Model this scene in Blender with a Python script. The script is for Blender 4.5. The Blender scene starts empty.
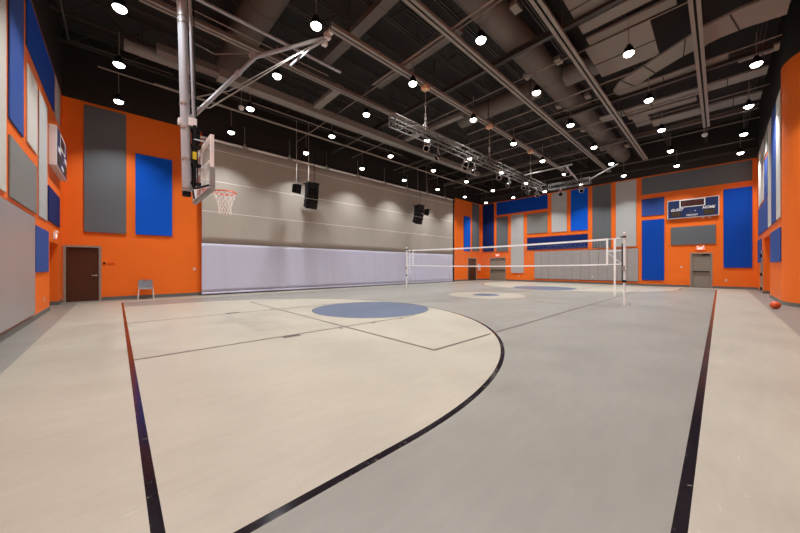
import bpy, bmesh, math, random
from mathutils import Vector, Matrix
random.seed(7)
PI = math.pi
SC = bpy.context.scene
COL = SC.collection

# ------------------------------------------------------------------ camera
cam_data = bpy.data.cameras.new('camera'); cam = bpy.data.objects.new('camera', cam_data)
COL.objects.link(cam); SC.camera = cam
cam.location = (0, 0, 1.33)
cam.rotation_euler = (PI/2, 0, math.radians(-43.25))
cam_data.sensor_width = 36; cam_data.lens = 36*301/800
cam_data.shift_y = .0006
cam_data.clip_start = .05; cam_data.clip_end = 200
# ------------------------------------------------------------------ world and exposure
w = bpy.data.worlds.new('world'); SC.world = w; w.use_nodes = True
w.node_tree.nodes['Background'].inputs[0].default_value = (.9, .85, .8, 1)
w.node_tree.nodes['Background'].inputs[1].default_value = .02
SC.view_settings.view_transform = 'Standard'; SC.view_settings.look = 'None'
SC.view_settings.gamma = 1; SC.view_settings.use_curve_mapping = False
SC.view_settings.exposure = 0.08
SC.cycles.max_bounces = 8; SC.cycles.diffuse_bounces = 5; SC.cycles.use_denoising = True
SC.cycles.sample_clamp_indirect = 6
LAMP_W = 78.0
# ------------------------------------------------------------------ measurements
XL, XR, YB, YR = -1.5, 27.4, 16.9, -1.5      # left, far, curtain side and right walls
PAINT_Z, ROOF_Z = 7.76, 10.3

# ------------------------------------------------------------------ materials
def lin(c):
    return tuple(((x/255)/12.92 if x/255 <= .04045 else ((x/255+.055)/1.055)**2.4) for x in c) + (1,)
def mat(name, rgb, rough=.6, metal=0., noise=0., scale=8., bump=0., bscale=60., spec=.5, emit=None, es=0., rvar=0., stretch=None):
    m = bpy.data.materials.new(name); m.use_nodes = True; nt = m.node_tree; N = nt.nodes; L = nt.links
    b = N['Principled BSDF']; col = lin(rgb)
    b.inputs['Roughness'].default_value = rough; b.inputs['Metallic'].default_value = metal
    b.inputs['Specular IOR Level'].default_value = spec
    tc = N.new('ShaderNodeTexCoord'); src = tc.outputs['Object']
    if stretch:
        mp = N.new('ShaderNodeMapping'); mp.inputs['Scale'].default_value = stretch; L.new(src, mp.inputs[0]); src = mp.outputs[0]
    n = N.new('ShaderNodeTexNoise'); n.inputs['Scale'].default_value = scale; n.inputs['Detail'].default_value = 5
    L.new(src, n.inputs['Vector'])
    mx = N.new('ShaderNodeMix'); mx.data_type = 'RGBA'
    mx.inputs[6].default_value = tuple(c*(1-noise) for c in col[:3])+(1,)
    mx.inputs[7].default_value = tuple(min(1, c*(1+noise)) for c in col[:3])+(1,)
    L.new(n.outputs['Fac'], mx.inputs[0]); L.new(mx.outputs[2], b.inputs['Base Color'])
    if rvar:
        mr = N.new('ShaderNodeMapRange'); mr.inputs[3].default_value = max(0, rough-rvar); mr.inputs[4].default_value = rough+rvar
        L.new(n.outputs['Fac'], mr.inputs[0]); L.new(mr.outputs[0], b.inputs['Roughness'])
    if bump:
        n2 = N.new('ShaderNodeTexNoise'); n2.inputs['Scale'].default_value = bscale; L.new(src, n2.inputs['Vector'])
        bp = N.new('ShaderNodeBump'); bp.inputs['Strength'].default_value = bump; bp.inputs['Distance'].default_value = .01
        L.new(n2.outputs['Fac'], bp.inputs['Height']); L.new(bp.outputs[0], b.inputs['Normal'])
    if emit:
        b.inputs['Emission Color'].default_value = lin(emit); b.inputs['Emission Strength'].default_value = es
    return m

M = {}
M['dark_paint'] = mat('dark_paint', (44, 41, 39), .85, noise=.15, scale=2)
M['panel_charcoal'] = mat('panel_charcoal', (102, 106, 109), .9, noise=.08, scale=60, bump=.3, bscale=250, spec=.2)
M['panel_grey'] = mat('panel_grey', (132, 130, 127), .9, noise=.08, scale=60, bump=.3, bscale=250, spec=.2)
M['panel_light'] = mat('panel_light', (180, 180, 178), .9, noise=.05, scale=60, bump=.3, bscale=250, spec=.2)
M['panel_cream'] = mat('panel_cream', (205, 200, 192), .9, noise=.05, scale=60, bump=.3, bscale=250, spec=.2)
M['panel_blue'] = mat('panel_blue', (4, 68, 168), .85, noise=.05, scale=60, bump=.3, bscale=250, spec=.2)
M['panel_azure'] = mat('panel_azure', (4, 88, 206), .85, noise=.05, scale=60, bump=.3, bscale=250, spec=.2)
M['panel_navy'] = mat('panel_navy', (14, 36, 98), .85, noise=.06, scale=60, bump=.3, bscale=250, spec=.2)
M['panel_royal'] = mat('panel_royal', (52, 80, 150), .85, noise=.05, scale=60, bump=.3, bscale=250, spec=.2)
M['pad_vinyl'] = mat('pad_vinyl', (158, 152, 149), .42, noise=.05, scale=3, bump=.08, bscale=120, stretch=(1, 1, .2))
M['board_wood'] = mat('board_wood', (92, 60, 40), .5)
M['base_rubber'] = mat('base_rubber', (104, 103, 98), .45, noise=.08, scale=10)
M['door_brown'] = mat('door_brown', (74, 40, 24), .35, noise=.35, scale=7, stretch=(6, 6, .4))
M['door_grey'] = mat('door_grey', (138, 128, 114), .4, noise=.04)
M['frame_grey'] = mat('frame_grey', (150, 140, 126), .4)
M['curtain_top'] = mat('curtain_top', (174, 165, 154), .75, noise=.05, scale=1.5, bump=.1, bscale=300, spec=.3)
M['curtain_low'] = mat('curtain_low', (196, 196, 214), .42, noise=.03, scale=1.5, spec=.4)
M['curtain_seam'] = mat('curtain_seam', (226, 221, 213), .6)
M['white_metal'] = mat('white_metal', (232, 231, 229), .35, noise=.03)
M['mast_grey'] = mat('mast_grey', (166, 172, 178), .35, noise=.05, scale=5)
M['galv'] = mat('galv', (165, 160, 152), .38, .55, noise=.12, scale=9)
M['alu'] = mat('alu', (190, 188, 186), .3, .75, noise=.05)
M['truss_alu'] = mat('truss_alu', (128, 124, 120), .4, .6, noise=.1)
M['black'] = mat('black', (12, 12, 12), .7, noise=.2, spec=.2)
M['black_gloss'] = mat('black_gloss', (14, 14, 14), .4, spec=.35)
M['rail'] = mat('rail', (142, 136, 128), .5, noise=.08, scale=4)
M['duct'] = mat('duct', (106, 99, 92), .55, noise=.12, scale=1.2, bump=.05)
M['duct_brown'] = mat('duct_brown', (90, 80, 71), .6, noise=.15, scale=1.2)
M['duct_dim'] = mat('duct_dim', (98, 93, 87), .6, noise=.12, scale=1.2)
M['duct_light'] = mat('duct_light', (132, 126, 118), .55, noise=.1, scale=1.5)
M['joist'] = mat('joist', (60, 56, 52), .6, noise=.15)
M['conduit'] = mat('conduit', (140, 130, 120), .45, noise=.08)
M['cloud'] = mat('cloud', (138, 133, 126), .8, noise=.06, scale=3)
M['cloud_seam'] = mat('cloud_seam', (50, 44, 40), .8)
M['orange_metal'] = mat('orange_metal', (232, 78, 24), .4)
M['net_cord'] = mat('net_cord', (242, 240, 236), .8)
M['net_tape'] = mat('net_tape', (246, 245, 243), .7)
M['strap_tan'] = mat('strap_tan', (236, 196, 160), .8, noise=.15, scale=30)
M['ball'] = mat('ball', (206, 78, 30), .5, noise=.1, scale=80, bump=.3, bscale=400)
M['chair_grey'] = mat('chair_grey', (120, 122, 125), .4)
M['pad_grey'] = mat('pad_grey', (134, 134, 134), .5)
M['score_blue'] = mat('score_blue', (20, 42, 84), .4)
M['score_dark'] = mat('score_dark', (44, 22, 20), .3)
M['seg_dim'] = mat('seg_dim', (84, 78, 30), .5)
M['seg_red'] = mat('seg_red', (92, 40, 28), .5)
M['sign_white'] = mat('sign_white', (230, 228, 224), .5)
M['sign_grey'] = mat('sign_grey', (206, 206, 204), .5)
M['yellow'] = mat('yellow', (216, 196, 40), .5)
M['exit_face'] = mat('exit_face', (240, 120, 100), .5, emit=(255, 70, 50), es=.9)
M['exit_text'] = mat('exit_text', (250, 235, 230), .5, emit=(255, 225, 215), es=1.4)
M['lens'] = mat('lens', (255, 250, 240), .4, emit=(255, 248, 235), es=14)
M['red_tank'] = mat('red_tank', (180, 30, 24), .35)
M['label_black'] = mat('label_black', (30, 30, 30), .6)
M['glass_ring'] = mat('glass_ring', (200, 200, 200), .2, .8)

def glass_mat():
    m = bpy.data.materials.new('board_glass'); m.use_nodes = True
    b = m.node_tree.nodes['Principled BSDF']
    b.inputs['Base Color'].default_value = (.82, .9, .88, 1); b.inputs['Roughness'].default_value = .03
    b.inputs['Alpha'].default_value = .2; b.inputs['IOR'].default_value = 1.5
    return m
M['glass'] = glass_mat()

class X_:
    """small arithmetic wrapper over shader sockets"""
    nt = None
    def __init__(s, v): s.v = v
    @staticmethod
    def op(kind, *a, clamp=False):
        n = X_.nt.nodes.new('ShaderNodeMath'); n.operation = kind; n.use_clamp = clamp
        for i, q in enumerate(a):
            q = q.v if isinstance(q, X_) else q
            if isinstance(q, (int, float)): n.inputs[i].default_value = q
            else: X_.nt.links.new(q, n.inputs[i])
        return X_(n.outputs[0])
    def __add__(s, o): return X_.op('ADD', s, o)
    def __sub__(s, o): return X_.op('SUBTRACT', s, o)
    def __mul__(s, o): return X_.op('MULTIPLY', s, o)
def gt(a, b): return X_.op('GREATER_THAN', a, b)
def lt(a, b): return X_.op('LESS_THAN', a, b)
def AND(*a):
    r = a[0]
    for q in a[1:]: r = X_.op('MINIMUM', r, q)
    return r
def OR(*a):
    r = a[0]
    for q in a[1:]: r = X_.op('MAXIMUM', r, q)
    return r
def NOT(a): return X_.op('SUBTRACT', 1, a)
def rng(v, a, b): return AND(gt(v, a), lt(v, b))
def near(v, c, hw): return lt(X_.op('ABSOLUTE', v - c), hw)
def rad(x, y, cx, cy):
    dx = x-cx; dy = y-cy
    return X_.op('SQRT', dx*dx + dy*dy)

def wall_paint():
    m = bpy.data.materials.new('orange_wall_paint'); m.use_nodes = True; nt = m.node_tree; X_.nt = nt
    b = nt.nodes['Principled BSDF']; tc = nt.nodes.new('ShaderNodeTexCoord'); sp = nt.nodes.new('ShaderNodeSeparateXYZ')
    nt.links.new(tc.outputs['Object'], sp.inputs[0])
    f = gt(X_(sp.outputs[2]), PAINT_Z)
    n = nt.nodes.new('ShaderNodeTexNoise'); n.inputs['Scale'].default_value = 1.4; n.inputs['Detail'].default_value = 6
    nt.links.new(tc.outputs['Object'], n.inputs['Vector'])
    o = nt.nodes.new('ShaderNodeMix'); o.data_type = 'RGBA'
    o.inputs[6].default_value = lin((241, 111, 26)); o.inputs[7].default_value = lin((245, 115, 29)); nt.links.new(n.outputs['Fac'], o.inputs[0])
    mx = nt.nodes.new('ShaderNodeMix'); mx.data_type = 'RGBA'; nt.links.new(f.v, mx.inputs[0])
    nt.links.new(o.outputs[2], mx.inputs[6]); mx.inputs[7].default_value = lin((46, 42, 39))
    nt.links.new(mx.outputs[2], b.inputs['Base Color']); b.inputs['Roughness'].default_value = .5
    b.inputs['Specular IOR Level'].default_value = .35
    n2 = nt.nodes.new('ShaderNodeTexNoise'); n2.inputs['Scale'].default_value = 180; nt.links.new(tc.outputs['Object'], n2.inputs['Vector'])
    bp = nt.nodes.new('ShaderNodeBump'); bp.inputs['Strength'].default_value = .12; bp.inputs['Distance'].default_value = .004
    nt.links.new(n2.outputs['Fac'], bp.inputs['Height']); nt.links.new(bp.outputs[0], b.inputs['Normal'])
    return m
M['wall'] = wall_paint()
M['orange_flat'] = mat('orange_flat', (242, 112, 27), .7, noise=.03, scale=2, spec=.35)

def floor_mat():
    m = bpy.data.materials.new('gym_floor'); m.use_nodes = True; nt = m.node_tree; X_.nt = nt
    b = nt.nodes['Principled BSDF']; tc = nt.nodes.new('ShaderNodeTexCoord'); sp = nt.nodes.new('ShaderNodeSeparateXYZ')
    nt.links.new(tc.outputs['Object'], sp.inputs[0]); x = X_(sp.outputs[0]); y = X_(sp.outputs[1])
    X0, X1, Y0, Y1 = .15, 25.55, .14, 15.3; YC = 7.66; XC = 12.85
    xm = X_.op('MINIMUM', x, X_.op('SUBTRACT', 2*XC, x))   # folded about half court
    inside = AND(gt(x, X0), lt(x, X1), gt(y, Y0), lt(y, Y1))
    outer = AND(gt(x, X0-1.2), lt(x, X1+1.2), gt(y, Y0-1.19), lt(y, Y1+.95))
    border = AND(outer, NOT(inside))
    r3 = rad(xm, y, 1.60, YC)
    ady = X_.op('ABSOLUTE', y-YC)
    def key(R): return AND(inside, OR(AND(lt(xm, 1.60), lt(ady, R)), AND(gt(xm, 1.599), lt(r3, R))))
    three = key(6.05); three_line = AND(three, NOT(key(5.99)))
    rc = rad(x, y, XC, YC); rf = rad(xm, y, 5.94, YC)
    circ = lt(rc, 1.83); circ_in = lt(rc, .61); ft = lt(rf, 1.83)
    white = OR(border, three, circ); blue = OR(ft, circ_in)
    sideline = AND(OR(near(xm, X0, .028), near(y, Y0, .03), near(y, Y1, .028)), gt(x, X0-.03), lt(x, X1+.03), gt(y, Y0-.03), lt(y, Y1+.03))
    lane = AND(near(ady, 1.92, .032), rng(xm, X0, 5.94))
    blocks = AND(near(ady, 1.99, .10), rng(xm, 2.28, 2.62))
    ticks = AND(rng(ady, 1.92, 2.08), OR(near(xm, 3.55, .03), near(xm, 4.45, .03), near(xm, 5.35, .03)))
    ftl = AND(near(xm, 5.94, .02), lt(ady, 1.83))
    vx = AND(near(xm, 3.70, .03), rng(y, 3.13, 12.2)); vy = AND(OR(near(y, 3.13, .029), near(y, 12.2, .029)), gt(xm, 3.68), gt(X_.op('ABSOLUTE', r3-6.0), .07))
    cen = AND(near(x, XC, .012), inside, NOT(circ)); rims = OR(AND(lt(rc, 1.83), gt(rc, 1.79)), AND(lt(rf, 1.83), gt(rf, 1.80)))
    thin = OR(lane, blocks, ticks, vx, vy, rims)
    faint = OR(ftl, cen)
    # surfaces: worn sheet vinyl with streaks, patches and scuffs
    def noise(scale, detail, vec=None, rough=.6):
        n = nt.nodes.new('ShaderNodeTexNoise'); n.inputs['Scale'].default_value = scale; n.inputs['Detail'].default_value = detail
        n.inputs['Roughness'].default_value = rough
        nt.links.new(vec if vec else tc.outputs['Object'], n.inputs['Vector']); return X_(n.outputs['Fac'])
    mp = nt.nodes.new('ShaderNodeMapping'); mp.inputs['Rotation'].default_value = (0, 0, .5); mp.inputs['Scale'].default_value = (1, 5, 1)
    nt.links.new(tc.outputs['Object'], mp.inputs[0])
    n1 = noise(.9, 8); n2 = noise(2.2, 7, mp.outputs[0]); n3 = noise(26, 3)
    v = n1*.34 + n2*.26 + n3*.08
    shade = X_.op('ADD', v, .66)
    sc = noise(5.5, 2, mp.outputs[0], .9)
    scuff = X_.op('MULTIPLY', gt(sc, .70), .45)
    def mix(f, a, c):
        q = nt.nodes.new('ShaderNodeMix'); q.data_type = 'RGBA'
        nt.links.new(f.v, q.inputs[0])
        for i, z in ((6, a), (7, c)):
            if isinstance(z, tuple): q.inputs[i].default_value = z
            else: nt.links.new(z, q.inputs[i])
        return q.outputs[2]
    c = mix(white, lin((113, 109, 101)), lin((142, 134, 120)))
    c = mix(blue, c, lin((68, 77, 95)))
    mul = nt.nodes.new('ShaderNodeMix'); mul.data_type = 'RGBA'; mul.blend_type = 'MULTIPLY'; mul.inputs[0].default_value = 1
    cmb = nt.nodes.new('ShaderNodeCombineColor')
    for i in range(3): nt.links.new(shade.v, cmb.inputs[i])
    nt.links.new(c, mul.inputs[6]); nt.links.new(cmb.outputs[0], mul.inputs[7]); c = mul.outputs[2]
    c = mix(AND(scuff, white), c, lin((168, 160, 148)))
    c = mix(X_.op('MULTIPLY', faint, .45), c, lin((80, 76, 76)))
    c = mix(X_.op('MULTIPLY', thin, .95), c, lin((62, 52, 44)))
    black = OR(sideline, three_line)
    wear = gt(noise(7, 10, None, .8), .60)
    c = mix(AND(black, NOT(X_.op('MULTIPLY', wear, .4))), c, lin((22, 17, 22)))
    nt.links.new(c, b.inputs['Base Color'])
    rr = X_.op('ADD', n1*.22, .33)
    rr = X_.op('SUBTRACT', rr, X_.op('MULTIPLY', black, .30))
    nt.links.new(rr.v, b.inputs['Roughness'])
    b.inputs['Specular IOR Level'].default_value = .5
    bp = nt.nodes.new('ShaderNodeBump'); bp.inputs['Strength'].default_value = .12; bp.inputs['Distance'].default_value = .02
    nt.links.new(n1.v, bp.inputs['Height']); nt.links.new(bp.outputs[0], b.inputs['Normal'])
    return m
M['floor'] = floor_mat()

# ------------------------------------------------------------------ mesh helpers
class MB:
    def __init__(s): s.v = []; s.f = []
    def quad(s, pts):
        i = len(s.v); s.v += [tuple(p) for p in pts]; s.f.append(tuple(range(i, i+len(pts)))); return s
    def box(s, a, b):
        x0, y0, z0 = [min(a[k], b[k]) for k in range(3)]; x1, y1, z1 = [max(a[k], b[k]) for k in range(3)]
        i = len(s.v)
        s.v += [(x0,y0,z0),(x1,y0,z0),(x1,y1,z0),(x0,y1,z0),(x0,y0,z1),(x1,y0,z1),(x1,y1,z1),(x0,y1,z1)]
        s.f += [tuple(i+k for k in q) for q in ((0,3,2,1),(4,5,6,7),(0,1,5,4),(1,2,6,5),(2,3,7,6),(3,0,4,7))]
        return s
    def tube(s, pts, r, n=8, closed=False, caps=True, ry=None):
        pts = [Vector(p) for p in pts]; m = len(pts); rings = []
        for k, p in enumerate(pts):
            if closed: d = pts[(k+1) % m]-pts[k-1]
            else: d = pts[min(k+1, m-1)]-pts[max(k-1, 0)]
            d.normalize(); up = Vector((0,0,1)) if abs(d.z) < .95 else Vector((1,0,0))
            a = d.cross(up).normalized(); c = a.cross(d).normalized()
            rk = r[k] if isinstance(r, (list, tuple)) else r
            i = len(s.v); rings.append(i)
            for j in range(n):
                t = 2*PI*(j+.5)/n; s.v.append(tuple(p+a*math.cos(t)*rk+c*math.sin(t)*(ry if ry else rk)))
        for k in range(m if closed else m-1):
            A, B = rings[k], rings[(k+1) % m]
            for j in range(n): s.f.append((A+j, A+(j+1) % n, B+(j+1) % n, B+j))
        if caps and not closed:
            s.f.append(tuple(rings[0]+j for j in reversed(range(n)))); s.f.append(tuple(rings[-1]+j for j in range(n)))
        return s
    def lathe(s, c, prof, n=24, axis='z'):
        """prof: (radius, height) pairs, revolved about an axis through c"""
        rings = []
        for r, h in prof:
            i = len(s.v); rings.append(i)
            for j in range(n):
                t = 2*PI*j/n; a, b = r*math.cos(t), r*math.sin(t)
                q = (a, b, h) if axis == 'z' else ((h, a, b) if axis == 'x' else (b, h, a))
                s.v.append((c[0]+q[0], c[1]+q[1], c[2]+q[2]))
        for k in range(len(prof)-1):
            A, B = rings[k], rings[k+1]
            for j in range(n): s.f.append((A+j, A+(j+1) % n, B+(j+1) % n, B+j))
        s.f.append(tuple(rings[0]+j for j in reversed(range(n)))); s.f.append(tuple(rings[-1]+j for j in range(n)))
        return s
    def prism(s, poly, z0, z1):
        n = len(poly); i = len(s.v)
        s.v += [(p[0], p[1], z0) for p in poly]+[(p[0], p[1], z1) for p in poly]
        s.f.append(tuple(i+k for k in reversed(range(n)))); s.f.append(tuple(i+n+k for k in range(n)))
        for k in range(n): s.f.append((i+k, i+(k+1) % n, i+n+(k+1) % n, i+n+k))
        return s
    def build(s, name, m, parent=None, smooth=False, bevel=0, origin=None):
        """origin: world point the mesh's coordinates are stored around (top-level) ; children keep parent's frame"""
        me = bpy.data.meshes.new(name)
        o3 = Vector(origin) if origin else Vector((0,0,0))
        off = o3.copy()
        if parent is not None:
            q = parent
            while q is not None: off = off + q.location; q = q.parent
        me.from_pydata([tuple(Vector(p)-off) for p in s.v], [], s.f); me.update()
        bm = bmesh.new(); bm.from_mesh(me); bmesh.ops.recalc_face_normals(bm, faces=bm.faces); bm.to_mesh(me); bm.free()
        me.materials.append(m if not isinstance(m, str) else M[m])
        if smooth:
            for p in me.polygons: p.use_smooth = True
            try: me.set_sharp_from_angle(angle=math.radians(40))
            except Exception: pass
        o = bpy.data.objects.new(name, me); COL.objects.link(o)
        if parent is not None: o.parent = parent
        o.location = o3
        if bevel:
            mod = o.modifiers.new('bevel', 'BEVEL'); mod.width = bevel; mod.segments = 2; mod.limit_method = 'ANGLE'
        return o

def tag(o, label, cat, group=None):
    o['label'] = label; o['category'] = cat
    if group: o['group'] = group
    return o
def thing(name, label, cat, loc, group=None):
    o = bpy.data.objects.new(name, None); COL.objects.link(o); o.location = loc; o.empty_display_size = .1
    return tag(o, label, cat, group)
def struct(o):
    o['kind'] = 'structure'; return o
def copy_tree(o, parent=None, loc=None):
    c = o.copy(); COL.objects.link(c); c.parent = parent
    if loc is not None: c.location = loc
    for ch in list(o.children): copy_tree(ch, c)
    return c
def text_mesh(name, s, size, m, parent, mtx, shear=0., depth=.004, width=None, off=0.):
    cu = bpy.data.curves.new(name, 'FONT'); cu.body = s; cu.size = size; cu.align_x = 'CENTER'; cu.align_y = 'CENTER'
    cu.extrude = depth; cu.shear = shear; cu.offset = off
    t = bpy.data.objects.new(name+'_curve', cu); COL.objects.link(t)
    bpy.context.view_layer.update()
    me = bpy.data.meshes.new_from_object(t.evaluated_get(bpy.context.evaluated_depsgraph_get()))
    COL.objects.unlink(t); bpy.data.objects.remove(t)
    if width:
        xs = [v.co.x for v in me.vertices]; k = width/(max(xs)-min(xs))
        for v in me.vertices: v.co.x *= k
    me.name = name; me.materials.clear(); me.materials.append(M[m]); me.transform(mtx)
    o = bpy.data.objects.new(name, me); COL.objects.link(o); o.parent = parent
    return o
def face_mtx(loc, right):
    """local matrix: text x runs along `right`, text y is up"""
    r = Vector(right).normalized(); u = Vector((0,0,1)); n = r.cross(u)
    return Matrix(((r.x,u.x,n.x,loc[0]),(r.y,u.y,n.y,loc[1]),(r.z,u.z,n.z,loc[2]),(0,0,0,1)))

# ================================================================== setting
T = .25
BACK = -4.6        # the part of the hall behind the rounded corner
struct(MB().box((XL-1.2, BACK-T, -.2), (XR+T, YB+T, 0)).build('floor', 'floor'))
struct(MB().box((XL-1.2, BACK-T, ROOF_Z), (XR+T, YB+T, ROOF_Z+.2)).build('ceiling', 'dark_paint'))
OPL = (14.05, 15.87, 2.12)       # passage opening in the left wall
w_ = MB().box((XL-T, BACK, 0), (XL, OPL[0], ROOF_Z)).box((XL-T, OPL[1], 0), (XL, YB+T, ROOF_Z)).box((XL-T, OPL[0], OPL[2]), (XL, OPL[1], ROOF_Z))
w_.box((XL-1.0, OPL[1], 0), (XL-T, OPL[1]+.1, 2.6)).box((XL-1.0, OPL[0]-.1, 0), (XL-T, OPL[0], 2.6)).box((XL-1.1, OPL[0]-.1, 0), (XL-1.0, OPL[1]+.1, 2.6)).box((XL-1.0, OPL[0], 2.5), (XL-T, OPL[1], 2.6))
struct(w_.build('wall_left', 'wall'))
D1 = (-1.42, -.50, 2.11); D2 = (25.05, 26.5, 2.2)
w_ = MB()
xs = [XL, D1[0], D1[1], D2[0], D2[1], XR+T]
for k in range(0, 5, 2): w_.box((xs[k], YB, 0), (xs[k+1], YB+T, ROOF_Z))
for d in (D1, D2): w_.box((d[0], YB, d[2]), (d[1], YB+T, ROOF_Z)).box((d[0], YB+T-.05, 0), (d[1], YB+T, d[2]))
struct(w_.build('wall_back', 'wall'))
D3 = (14.25, 15.82, 2.2); D4 = (.38, 1.29, 2.2)
w_ = MB()
ys = [YR-T, D4[0], D4[1], D3[0], D3[1], YB]
for k in range(0, 5, 2): w_.box((XR, ys[k], 0), (XR+T, ys[k+1], ROOF_Z))
for d in (D3, D4): w_.box((XR, d[0], d[2]), (XR+T, d[1], ROOF_Z)).box((XR+T-.05, d[0], 0), (XR+T, d[1], d[2]))
struct(w_.build('wall_far', 'wall'))
OPR = (20.82, 23.7, 2.77); XC0 = 17.35; RC = 1.9
w_ = MB().box((XC0, YR-T, 0), (OPR[0], YR, ROOF_Z)).box((OPR[1], YR-T, 0), (XR, YR, ROOF_Z)).box((OPR[0], YR-T, OPR[2]), (OPR[1], YR, ROOF_Z))
w_.box((OPR[1], YR-1.1, 0), (OPR[1]+.1, YR-T, 3.1)).box((OPR[0]-.1, YR-1.1, 0), (OPR[0], YR-T, 3.1)).box((OPR[0]-.1, YR-1.2, 0), (OPR[1]+.1, YR-1.1, 3.1)).box((OPR[0], YR-1.1, 3.0), (OPR[1], YR-T, 3.1))
struct(w_.build('wall_right', 'wall'))
# rounded corner: orange to a greater height, dark above
arc = [(XC0-RC*math.sin(a), YR-RC+RC*math.cos(a)) for a in [PI/2*k/24 for k in range(25)]]
poly = arc+[(XC0-RC, BACK), (XC0-RC+.3, BACK), (XC0-RC+.3, YR-RC), (XC0, YR-.3)]
def shell(p, z0, z1, nm, m): return MB().prism(p, z0, z1).build(nm, m, smooth=True)
struct(shell(poly, 0, 8.4, 'wall_right_rounded_corner', 'orange_flat'))
struct(shell(poly, 8.4, ROOF_Z, 'wall_right_rounded_corner_upper', 'dark_paint'))
struct(MB().box((XL-T, BACK-T, 0), (XC0-RC+.3, BACK, ROOF_Z)).build('wall_front', 'wall'))
# rubber base
def base(name, segs):
    b_ = MB()
    for a, c in segs: b_.box(a, c)
    struct(b_.build(name, 'base_rubber'))
BH = .13
base('baseboard_left', [((XL, BACK, 0), (XL+.015, OPL[0], BH)), ((XL, OPL[1], 0), (XL+.015, YB, BH)), ((XL-T-.6, OPL[1]-.015, 0), (XL, OPL[1], BH)), ((XL-1., OPL[0], 0), (XL-.985, OPL[1]-.015, BH))])
base('baseboard_back', [((D1[1]+.06, YB-.015, 0), (D2[0]-.06, YB, BH)), ((D2[1]+.06, YB-.015, 0), (XR, YB, BH))])
base('baseboard_far', [((XR-.015, YR, 0), (XR, D4[0]-.06, BH)), ((XR-.015, D4[1]+.06, 0), (XR, D3[0]-.06, BH)), ((XR-.015, D3[1]+.06, 0), (XR, YB-.015, BH))])
base('baseboard_right', [((XC0, YR, 0), (OPR[0], YR+.015, BH)), ((OPR[1], YR, 0), (XR-.015, YR+.015, BH)), ((OPR[1]-.015, YR-1.1, 0), (OPR[1], YR, BH))])
arc2 = [(XC0-(RC+.015)*math.sin(a), YR-RC+(RC+.015)*math.cos(a)) for a in [PI/2*k/24 for k in range(25)]]
struct(MB().prism(arc2+arc[::-1], 0, BH).build('baseboard_corner', 'base_rubber', smooth=True))
# ledge where the dark upper wall steps in over the far wall
struct(MB().box((2.95, YB-.05, 7.3), (22.85, YB, 7.8)).build('trim_2', 'dark_paint'))
struct(MB().box((XR-.16, YR, 8.25), (XR, YB, 8.37)).build('trim_1', 'joist'))

# doors ------------------------------------------------------------------
def door(name, ax, lo, hi, top, wallc, sgn, leafmat, leaves=1, handle_side=1, bar=False, closer=False):
    """ax: 'x' when the door lies along x (wall at y = wallc); sgn: direction from room into wall"""
    def P(t, d, z): return (t, wallc+sgn*d, z) if ax == 'x' else (wallc+sgn*d, t, z)
    root = bpy.data.objects.new(name, None); COL.objects.link(root); root.location = P((lo+hi)/2, .05, 0); struct(root)
    f = MB().box(P(lo-.05, -.025, 0), P(lo+.02, .12, top+.05)).box(P(hi-.02, -.025, 0), P(hi+.05, .12, top+.05)).box(P(lo+.02, -.025, top-.02), P(hi-.02, .12, top+.05))
    f.build('door_frame', 'frame_grey', root)
    wd = (hi-lo-.04)/leaves
    for k in range(leaves):
        a = lo+.02+k*wd+.004; b = a+wd-.008
        lf = MB().box(P(a, .04, .008), P(b, .085, top-.024)).build('door_leaf', leafmat, root)
        if bar:
            mb = MB().box(P(a+.05, -.03, .98), P(b-.05, .0, 1.06))
            mb.box(P(a+.06, .0, .99), P(a+.12, .04, 1.05)).box(P(b-.12, .0, .99), P(b-.06, .04, 1.05))
            mb.build('push_bar', 'black', lf)
        else:
            hx = b-.07 if handle_side > 0 else a+.07; s = -1 if handle_side > 0 else 1
            MB().tube([P(hx, .04, 1.0), P(hx, -.03, 1.0), P(hx+s*.12, -.035, 1.0)], .012).tube([P(hx, .041, 1.0), P(hx, .03, 1.0)], .032, 16).build('door_handle', 'alu', lf, smooth=True)
        hg = MB(); hxx = a-.004 if (handle_side > 0 or k == 0 and leaves == 2) else b+.004
        for z in (.25, 1.05, top-.25): hg.tube([P(hxx, .03, z-.05), P(hxx, .03, z+.05)], .009)
        hg.build('hinges', 'black', lf)
    if closer:
        MB().box(P(lo+.1, 0, top-.12), P(lo+.42, .04, top-.05)).tube([P(lo+.38, -.02, top-.05), P((lo+hi)/2+.2, -.05, top-.02)], .008).build('door_closer', 'black', root)
    return root
door('door_1', 'x', *D1, YB, 1, 'door_brown', handle_side=1)
door('door_2', 'x', *D2, YB, 1, 'door_brown', handle_side=-1)
door('door_3', 'y', *D3, XR, 1, 'door_grey', leaves=2, bar=True, closer=True)
door('door_4', 'y', *D4, XR, 1, 'door_grey', bar=True, closer=True)
# door standing open beside the right-hand passage (seen edge on, with its hinges)
r_ = bpy.data.objects.new('door_5', None); COL.objects.link(r_); r_.location = (24.3, YR+.04, 0); struct(r_)
MB().box((23.85, YR+.005, .0), (24.0, YR+.03, 2.2)).box((24.0, YR+.005, 2.14), (24.9, YR+.03, 2.2)).box((24.84, YR+.005, 0), (24.9, YR+.03, 2.14)).build('door_frame', 'frame_grey', r_)
lf = MB().box((24.0, YR+.005, .01), (24.84, YR+.025, 2.14)).build('door_leaf', 'door_grey', r_)
hg = MB()
for z in (.22, .95, 1.9): hg.box((23.94, YR+.03, z-.08), (24.07, YR+.09, z+.08))
hg.build('hinges', 'black', lf)

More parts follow.
